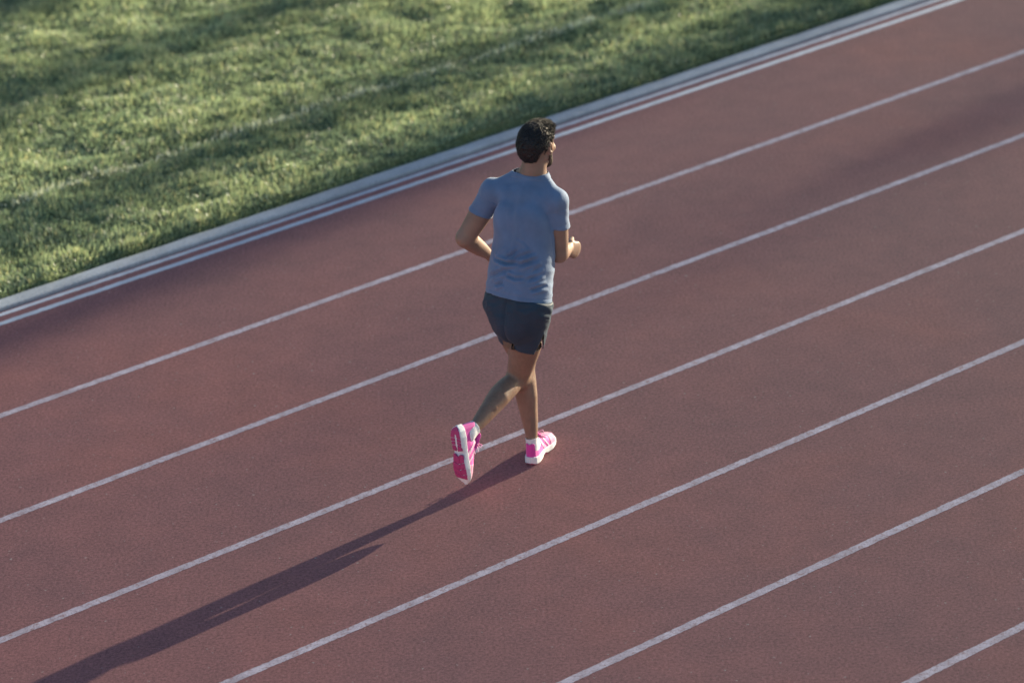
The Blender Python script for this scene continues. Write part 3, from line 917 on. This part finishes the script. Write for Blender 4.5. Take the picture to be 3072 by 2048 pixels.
crease(cpx((1020, 930), (900, 1060), (700, 1170)), .010, .0095, back)
crease(cpx((1020, 960), (960, 1100), (840, 1250)), .009, .0080, back)
crease(cpx((1000, 890), (930, 830), (890, 760)), .008, .0065, back)
crease(cpx((350, 1075), (440, 1125), (590, 1155), (730, 1125)), .008, .0080, back)
crease(cpx((430, 1070), (480, 1010), (530, 960)), .008, .0075, back)
crease(cpx((370, 1325), (500, 1260), (660, 1190)), .010, .0080, back)
crease(cpx((470, 1395), (570, 1345)), .008, .0065, back)
crease(cpx((840, 1400), (950, 1340), (1020, 1300)), .008, .0065, back)
crease(cpx((800, 1310), (900, 1240), (1010, 1150)), .009, .0070, back)
crease(cpx((700, 480), (690, 620)), .009, .0055, back)
crease(cpx((470, 170), (455, 320)), .008, .0035, back)
crease(cpx((400, 180), (370, 340)), .008, .0035, back)
crease(cpx((860, 200), (880, 340)), .008, .0035, back)
crease(cpx((640, 860), (760, 910), (850, 1000)), .009, .0060, back)
crease(cpx((520, 380), (505, 470), (500, 560)), .009, .0040, back)
crease(cpx((760, 560), (800, 700), (860, 820)), .011, .0050, back)
crease(cpx((420, 620), (440, 760), (500, 880)), .010, .0050, back)
crease(cpx((330, 760), (400, 860), (520, 920)), .009, .0050, back)
crease(cpx((560, 1250), (700, 1290), (800, 1270)), .008, .0045, back)
crease(cpx((700, 1000), (620, 1070), (560, 1090)), .008, .0050, back)
# seams: armholes
crease(cpx((345, 110), (285, 260), (300, 520)), .0055, .0045, back)
crease(cpx((1120, 270), (1000, 450), (985, 640)), .0055, .0045, back)
hem_d = -((tp - hem_p) @ hem_n)
disp = disp * np.clip(hem_d / 0.03, 0.5, 1)
disp = disp - 0.0016 * np.exp(-((hem_d - 0.020) / 0.0035) ** 2)             # hem stitching
for S, E, t1 in ((SH_L, EL_L, 0.46), (SH_R, EL_R, 0.47)):
    cd = (t1 - seg_t(tp, S, E)) * np.linalg.norm(E - S)
    disp = disp - np.where(on_sleeve, 0.0014 * np.exp(-((cd - 0.018) / 0.0035) ** 2), 0)
nk = -((tp - nc) @ neck_n); rn = np.linalg.norm((tp - nc) - ((tp - nc) @ neck_n)[:, None] * neck_n, axis=1)
disp = disp + np.where(rn < 0.11, 0.0012 * np.clip((0.020 - nk) / 0.004, 0, 1) - 0.0012 * np.exp(-((nk - 0.022) / 0.003) ** 2), 0)   # ribbed collar
tp = tp + nt_ * disp[:, None]
dark_patch = back_s0 * np.exp(-((rt - 0.01) / 0.055) ** 2) * np.clip((up - 0.14) / 0.10, 0, 1) * np.clip((0.50 - up) / 0.16, 0, 1)  # darker patches in the cloth colour, along the spine and right of it
dark_patch = dark_patch + 0.7 * back_s0 * np.exp(-((rt - 0.10) / 0.045) ** 2 - ((up - 0.30) / 0.10) ** 2)
dark_patch = np.clip(dark_patch * (0.8 + 0.4 * fbm(np.stack([rt * 11, up * 7, fw * 6], -1), 3)), 0, 1)[:, None]
tone = 1 - dark_patch * A([[0.32, 0.29, 0.24]])
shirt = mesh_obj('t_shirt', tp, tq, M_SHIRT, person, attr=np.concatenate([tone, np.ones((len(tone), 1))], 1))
so = shirt.modifiers.new('thickness', 'SOLIDIFY'); so.thickness = 0.0022; so.offset = 1.0

# -------- shorts
S_ = Field((-0.38, -0.46, 0.50), (0.26, 0.28, 1.02), 0.0036)
S_.limb(PEL - TUP * 0.06, PEL + TUP * 0.10, [(0, .136, .108), (0.5, .138, .112), (1, .136, .112)], lat=PF[0], k=0.03)
for s in (-1, 1):
    S_.ball(PEL + PF[0] * s * .066 - PF[1] * .040 + A([0, 0, -.012]), (.068, .062, .078), PF, k=0.045)
HEM_R, HEM_L = 0.455, 0.535
HEMS = {'R': (HIP_R + (KN_R - HIP_R) * HEM_R, unit(unit(KN_R - HIP_R) + A([-0.14, 0, 0]))), 'L': (HIP_L + (KN_L - HIP_L) * HEM_L, unit(KN_L - HIP_L))}
def short_leg(Hh, K, rr, key):
    d = K - Hh
    Q = S_.like()
    Q.limb(Hh + d * 0.62, Hh - d * 0.04, [(0, rr, rr + .006, 0, -0.004), (0.5, rr, rr + .006), (1, .086, .096)], lat=frame(34)[0], k=0.0)
    P = np.stack(np.meshgrid(*[Q.lo[k_] + Q.vox * np.arange(Q.n[k_]) for k_ in range(3)], indexing='ij'), -1).astype(np.float32)
    c_, un_ = HEMS[key]
    Q.D = np.maximum(Q.D, (P - c_.astype(np.float32)) @ un_.astype(np.float32))
    return Q
QL = short_leg(HIP_L, KN_L, .075, 'L'); QR = short_leg(HIP_R, KN_R, .086, 'R')
trunkS = S_.D.copy()
sl_all = tuple(slice(0, n_) for n_ in S_.n)
S_.union(sl_all, QL.D, 0.016); S_.union(sl_all, QR.D, 0.016)
OTH = {}
for key, Q in (('R', QL), ('L', QR)):
    O_ = S_.like(); O_.D = np.minimum(trunkS, Q.D); OTH[key] = O_
sp, sq = S_.mesh(); sp = relax(sp, sq, 2)
def shorts_trim(P, full=False):
    t = Trim(P)
    t.by((P - (PEL + TUP * 0.10)) @ TUP, TUP)
    for key, Hh, K in (('R', HIP_R, KN_R), ('L', HIP_L, KN_L)):
        c_, un_ = HEMS[key]
        rad = np.linalg.norm(P - (Hh + seg_t(P, Hh, K)[:, None] * (K - Hh)), axis=1)
        gv = (P - c_) @ un_ + (0.0014 if full else 0.0)
        t.by(gv, un_, (rad < 0.115) & (gv > -0.02) & (sample(OTH[key], P) > (0.005 if full else 0.0)))
    return t if full else t.g
tr_ = shorts_trim(sp, True)
sp, sq, used = cut(sp, sq, tr_.g, tr_.n)
# the slit up the outer side of the right leg
un = unit(KN_R - HIP_R); hemR = HIP_R + (KN_R - HIP_R) * HEM_R
sdir = unit(A([0.70, -0.71, 0]) - un * (A([0.70, -0.71, 0]) @ un)); sx = np.cross(un, sdir)
def slit_of(P):
    v = P - hemR; hgt = -(v @ un); acr = v @ sx; outw = v @ sdir
    w = np.minimum(0.032 * (1 - hgt / 0.120) - np.abs(acr), 0.120 - hgt)
    return np.where((outw > 0.03) & (hgt < 0.14) & (np.linalg.norm(v, axis=1) < 0.2), w, -1.0)
v_ = sp - hemR; side = np.sign(v_ @ sx)
sp, sq, used = cut(sp, sq, slit_of(sp), -(side[:, None] * sx[None]))
ns = vnormals(sp, sq)
up = (sp - PEL) @ TUP; rt = (sp - PEL) @ PF[0]; fw = (sp - PEL) @ PF[1]
f1 = 1 - 2.2 * np.abs(fbm(np.stack([rt * 8 + up * 6, up * 17 - rt * 5, fw * 8], -1), 2))
f2 = pnoise(np.stack([rt * 20, up * 8, fw * 18], -1) + 5)
disp = 0.0042 * np.clip(f1, -1, 1) * np.clip((up + 0.16) / 0.14, 0.25, 1) + 0.0028 * f2
back = np.clip(-fw / 0.06, 0, 1)
disp -= 0.009 * np.exp(-((rt - 0.004) / 0.012) ** 2) * back * np.clip((0.035 - up) / 0.05, 0, 1)
sl_ = slit_of(sp); disp += 0.0012 * np.clip(1 + sl_ / 0.008, 0, 1) * (sl_ > -0.5)
un = unit(KN_R - HIP_R); hd = (HEM_R - seg_t(sp, HIP_R, KN_R)) * np.linalg.norm(KN_R - HIP_R)
disp -= 0.0014 * np.exp(-((hd - 0.022) / 0.0035) ** 2)
sp = tuck(sp + ns * disp[:, None], sq, T, shirt_trim, 0.007)
shorts = mesh_obj('shorts', sp, sq, M_SHORTS, person)
so = shorts.modifiers.new('thickness', 'SOLIDIFY'); so.thickness = 0.002; so.offset = 1.0

body_pts = tuck(body_pts, body_quads, T, shirt_trim, 0.014)
body_pts = tuck(body_pts, body_quads, S_, shorts_trim, 0.017)
hairy = np.clip((0.80 - body_pts[:, 2]) / 0.10, 0, 1)[:, None]         # darker, hairy legs
speck = (0.5 + 0.5 * pnoise(body_pts * A([[90, 90, 34]])))[:, None]
tone = (1 - hairy) * A([[1.0, 1.0, 1.0]]) + hairy * (0.80 + 0.16 * speck) * A([[0.98, 0.97, 0.94]])
mesh_obj('body', body_pts, body_quads, M_SKIN, person, attr=np.concatenate([tone, np.ones((len(tone), 1))], 1))

# -------- socks
def sock(N, K, top, M):
    ax = unit(K - N); toe = M[:3, 0]; upv = M[:3, 2]; lat = M[:3, 1]
    F = Field(N - 0.13, N + 0.13, 0.0026)
    F.limb(N - ax * 0.03, N + ax * 0.07, [(0, .0245, .0340), (0.35, .0270, .0350), (0.6, .0300, .0360), (1, .0325, .0385)], lat=lat, k=0.01)
    F.limb(N - upv * 0.01, N - upv * 0.055 + toe * 0.02, [(0, .0245, .034), (1, .022, .032)], lat=lat, k=0.01)
    F.limb(N + toe * 0.015 - upv * 0.02, N + toe * 0.085 - upv * 0.045, [(0, .022, .022), (1, .020, .016)], lat=lat, k=0.02)
    p, q = F.mesh(); p = relax(p, q, 2)
    g = (p - (N + ax * top)) @ ax
    p, q, _ = cut(p, q, g, np.repeat(ax[None], len(p), 0))
    nn_ = vnormals(p, q); p = p + nn_ * (0.0005 * np.sin(((p - N) @ ax) * 1100))[:, None]
    o = mesh_obj('sock', p, q, M_SOCK, person)
    m = o.modifiers.new('thickness', 'SOLIDIFY'); m.thickness = 0.0018; m.offset = 1.0
    return o

# -------- running shoes, built in their own frame: x to the toe, y to the outer side (right shoe: -y is right), z up
SL = 0.292
def outline(x):
    """half widths (inner side +y, outer side -y) of a right sole along x"""
    xs = np.array([0, .006, .02, .05, .09, .13, .17, .205, .24, .265, .282, .29, .292]) / .292 * SL
    inn = np.array([.002, .016, .027, .0335, .030, .0265, .034, .0425, .0435, .036, .022, .008, .002])
    out = np.array([.002, .016, .027, .0345, .0355, .0375, .0425, .0475, .0445, .034, .020, .008, .002])
    return np.interp(x, xs, inn), np.interp(x, xs, out)
def d_outline(x, y, grow=0.0):
    xc = np.clip(x, 0.0, SL)
    i, o = outline(xc)
    dy = np.where(y > 0, y - i, -y - o) - grow
    return np.maximum(dy * 0.8, np.maximum(-x - grow, x - SL - grow))
def z_bottom(x):
    return np.interp(x, [0, .015, .04, .20, .25, .29], [.012, .004, 0.0, 0.0, .008, .026])
def z_mid(x):
    return np.interp(x, [0, .02, .08, .15, .22, .29], [.048, .043, .038, .034, .031, .040])

def shoe(mat4, flip, label):
    root = empty('running_shoe')
    root.parent = person; root['label'] = label
    sgn = -1.0 if flip else 1.0
    M4 = np.array(mat4)
    def place(p):
        p = p.copy(); p[:, 1] *= sgn
        return p @ M4[:3, :3].T + M4[:3, 3]
    def put(name, F, mat, sub=None, cutg=None, it=1, par=root):
        p, q = F.mesh(); p = relax(p, q, it)
        if cutg is not None:
            p, q, _ = cut(p, q, cutg(p))
        p = place(p)
        if flip: q = q[:, ::-1]
        return mesh_obj(name, p, q, mat, par)
    lo, hi = (-.02, -.07, -.012), (SL + .02, .07, .16); vx = 0.0019
    # foam midsole with a waist groove
    F = Field(lo, hi, vx); sl, P = F.block(lo, hi); x, y, z = P[..., 0], P[..., 1], P[..., 2]
    bulge = 0.0035 * np.cos(np.clip((z - 0.018) / 0.03, -1.5, 1.5)) + 0.001
    d = np.maximum(d_outline(x, y, bulge), np.maximum(z_bottom(x) + .0035 - z, z - z_mid(x)))
    arch = np.sqrt(((x - .128) / 1.7) ** 2 + ((z - -.012) / 1.0) ** 2) - 0.024
    d = np.maximum(d, -arch)
    F.D[sl] = d.astype(np.float32)
    mid = put('midsole', F, M_WHITE, it=3)
    # outsole rubber: horseshoe at the heel, split pad at the forefoot, cut by flex grooves
    def pad(mask):
        F = Field(lo, hi, vx); sl, P = F.block(lo, hi); x, y, z = P[..., 0], P[..., 1], P[..., 2]
        d = np.maximum(d_outline(x, y, 0.0005), np.maximum(z_bottom(x) - z, z - z_bottom(x) - .0075))
        d = np.maximum(d, mask(x, y))
        F.D[sl] = d.astype(np.float32); return F
    def heel_mask(x, y):
        m = x - 0.122 + 0.25 * np.abs(y)
        slot = np.maximum(np.abs(y + 0.001) - 0.0068, 0.042 - x)           # open slot
        slot = np.minimum(slot, np.sqrt((x - .042) ** 2 + (y + .001) ** 2) - 0.0068)
        m = np.maximum(m, -slot)
        for gx in (.052, .070, .088):
            m = np.maximum(m, 0.0011 - np.abs(x - gx - 0.12 * np.abs(y)))
        return m
    def fore_mask(x, y):
        m = 0.134 - x + 0.6 * np.maximum(0, 0.018 - np.abs(y)) * 1.3
        for gx in (.186, .216, .246):
            m = np.maximum(m, 0.0011 - np.abs(x - gx + 0.35 * np.abs(y)))
        gl = np.maximum(0.0011 - np.abs(y + 0.008 - 0.06 * (x - .2)), x - .262)
        m = np.maximum(m, gl)
        return m
    put('outsole_pad', pad(heel_mask), M_SOLE, it=1); put('outsole_pad', pad(fore_mask), M_SOLE, it=1)
    # upper
    def upper_field(grow):
        F = Field(lo, hi, vx); sl, P = F.block(lo, hi); x, y, z = P[..., 0], P[..., 1], P[..., 2]
        ztop = np.interp(x, [-.01, 0, .02, .05, .085, .105, .14, .18, .22, .26, .285, .30], [.100, .122, .118, .098, .099, .114, .098, .082, .070, .062, .050, .03]).astype(np.float32)
        i, o = outline(np.clip(x, 0, SL)); zz = np.clip((z - z_mid(x) + .004) / np.maximum(ztop - z_mid(x) + .004, .01), 0, 1.2)
        hx = np.clip((x - .03) / .06, 0, 1)
        nar = 1 - (0.10 + 0.22 * hx) * zz ** 1.6 - (0.30 * hx) * np.clip(zz - .45, 0, 1) ** 1.2 * 1.2
        hw = np.where(y > 0, i, o) * 0.97 * nar - 0.0008
        taper_toe = 0.016 * np.clip((x - .235) / .055, 0, 1) * zz ** 1.3
        d = np.maximum((np.abs(y) - hw) * 0.85, np.maximum(z_mid(x) - .006 - z, (z - ztop) * 0.8))
        d = np.maximum(d, np.maximum(-x + .003 + .006 * np.clip(zz - .5, 0, 1), x - SL + .004 + taper_toe))
        F.D[sl] = (d - grow).astype(np.float32)
        # smooth the corners
        for _ in range(2):
            D = F.D
            for axn in range(3):
                D = (np.roll(D, 1, axn) + 2 * D + np.roll(D, -1, axn)) / 4
            F.D = D
        F.limb((.054, 0, .062), (.046, 0, .19), [(0, .0255, .040), (1, .029, .046)], lat=(0, 1, 0), k=0.006, carve=True)
        return F
    up_ = upper_field(0.0)
    put('upper', up_, M_PINK, it=3)
    # pale overlays: saddle stripes over the quarter, toe paled as by sun, collar lining
    def overlay(mask, mat, name, grow=0.0016):
        F = upper_field(grow); sl, P = F.block(lo, hi); x, y, z = P[..., 0], P[..., 1], P[..., 2]
        F.D[sl] = np.maximum(F.D[sl], mask(x, y, z)).astype(np.float32)
        put(name, F, mat, it=1)
    def saddle(x, y, z):
        c = .150 - 0.75 * (z - .03)
        a_ = np.abs(x - c) - 0.010
        b_ = np.abs(x - c - 0.030 - 0.15 * (z - .03)) - 0.006
        return np.maximum(np.minimum(a_, b_), 0.010 - np.abs(y))
    overlay(saddle, M_PALE, 'overlay')
    overlay(lambda x, y, z: .196 - x + 0.25 * (z - .05) + 0.0 * y, M_VAMP, 'toe_box', 0.0012)
    # tongue rising out of the throat
    F = Field(lo, (SL, .07, .19), vx)
    F.limb((.172, 0, .078), (.088, 0, .138), [(0, .020, .005), (0.6, .024, .0055), (1, .022, .006)], lat=(0, 1, 0), k=0.003)
    put('tongue', F, M_PINK, it=1)
    # laces: four crossing bars and a bow
    F = Field((.07, -.06, .05), (.21, .06, .17), 0.0016)
    for k_ in range(4):
        x0 = .176 - .020 * k_; z0 = .087 + .0115 * k_
        F.limb((x0, -.024, z0 - .008), (x0 - .004, 0, z0 + .004), [(0, .0026, .0022), (1, .0026, .0022)], lat=(1, 0, 0), k=0.001)
        F.limb((x0 - .004, 0, z0 + .004), (x0, .024, z0 - .008), [(0, .0026, .0022), (1, .0026, .0022)], lat=(1, 0, 0), k=0.001)
    for s in (-1, 1):
        F.limb((.116, 0, .130), (.128, s * .026, .140), [(0, .0022, .0022), (1, .0022, .0022)], k=0.001)
        F.limb((.128, s * .026, .140), (.134, s * .030, .122), [(0, .0022, .0022), (1, .0022, .0022)], k=0.001)
        F.limb((.134, s * .030, .122), (.118, s * .004, .127), [(0, .0022, .0022), (1, .0022, .0022)], k=0.001)
        F.limb((.118, 0, .128), (.150, s * .034, .104), [(0, .0018, .0018), (1, .0016, .0016)], k=0.001)
    put('laces', F, M_PALE, it=0)
    return root

shoe(ML, True, 'pink running shoe planted on the track')
shoe(MR, False, 'pink running shoe lifted behind with its sole showing')
sock(AN_L, KN_L, 0.024, ML)
sock(AN_R, KN_R, 0.024, MR)
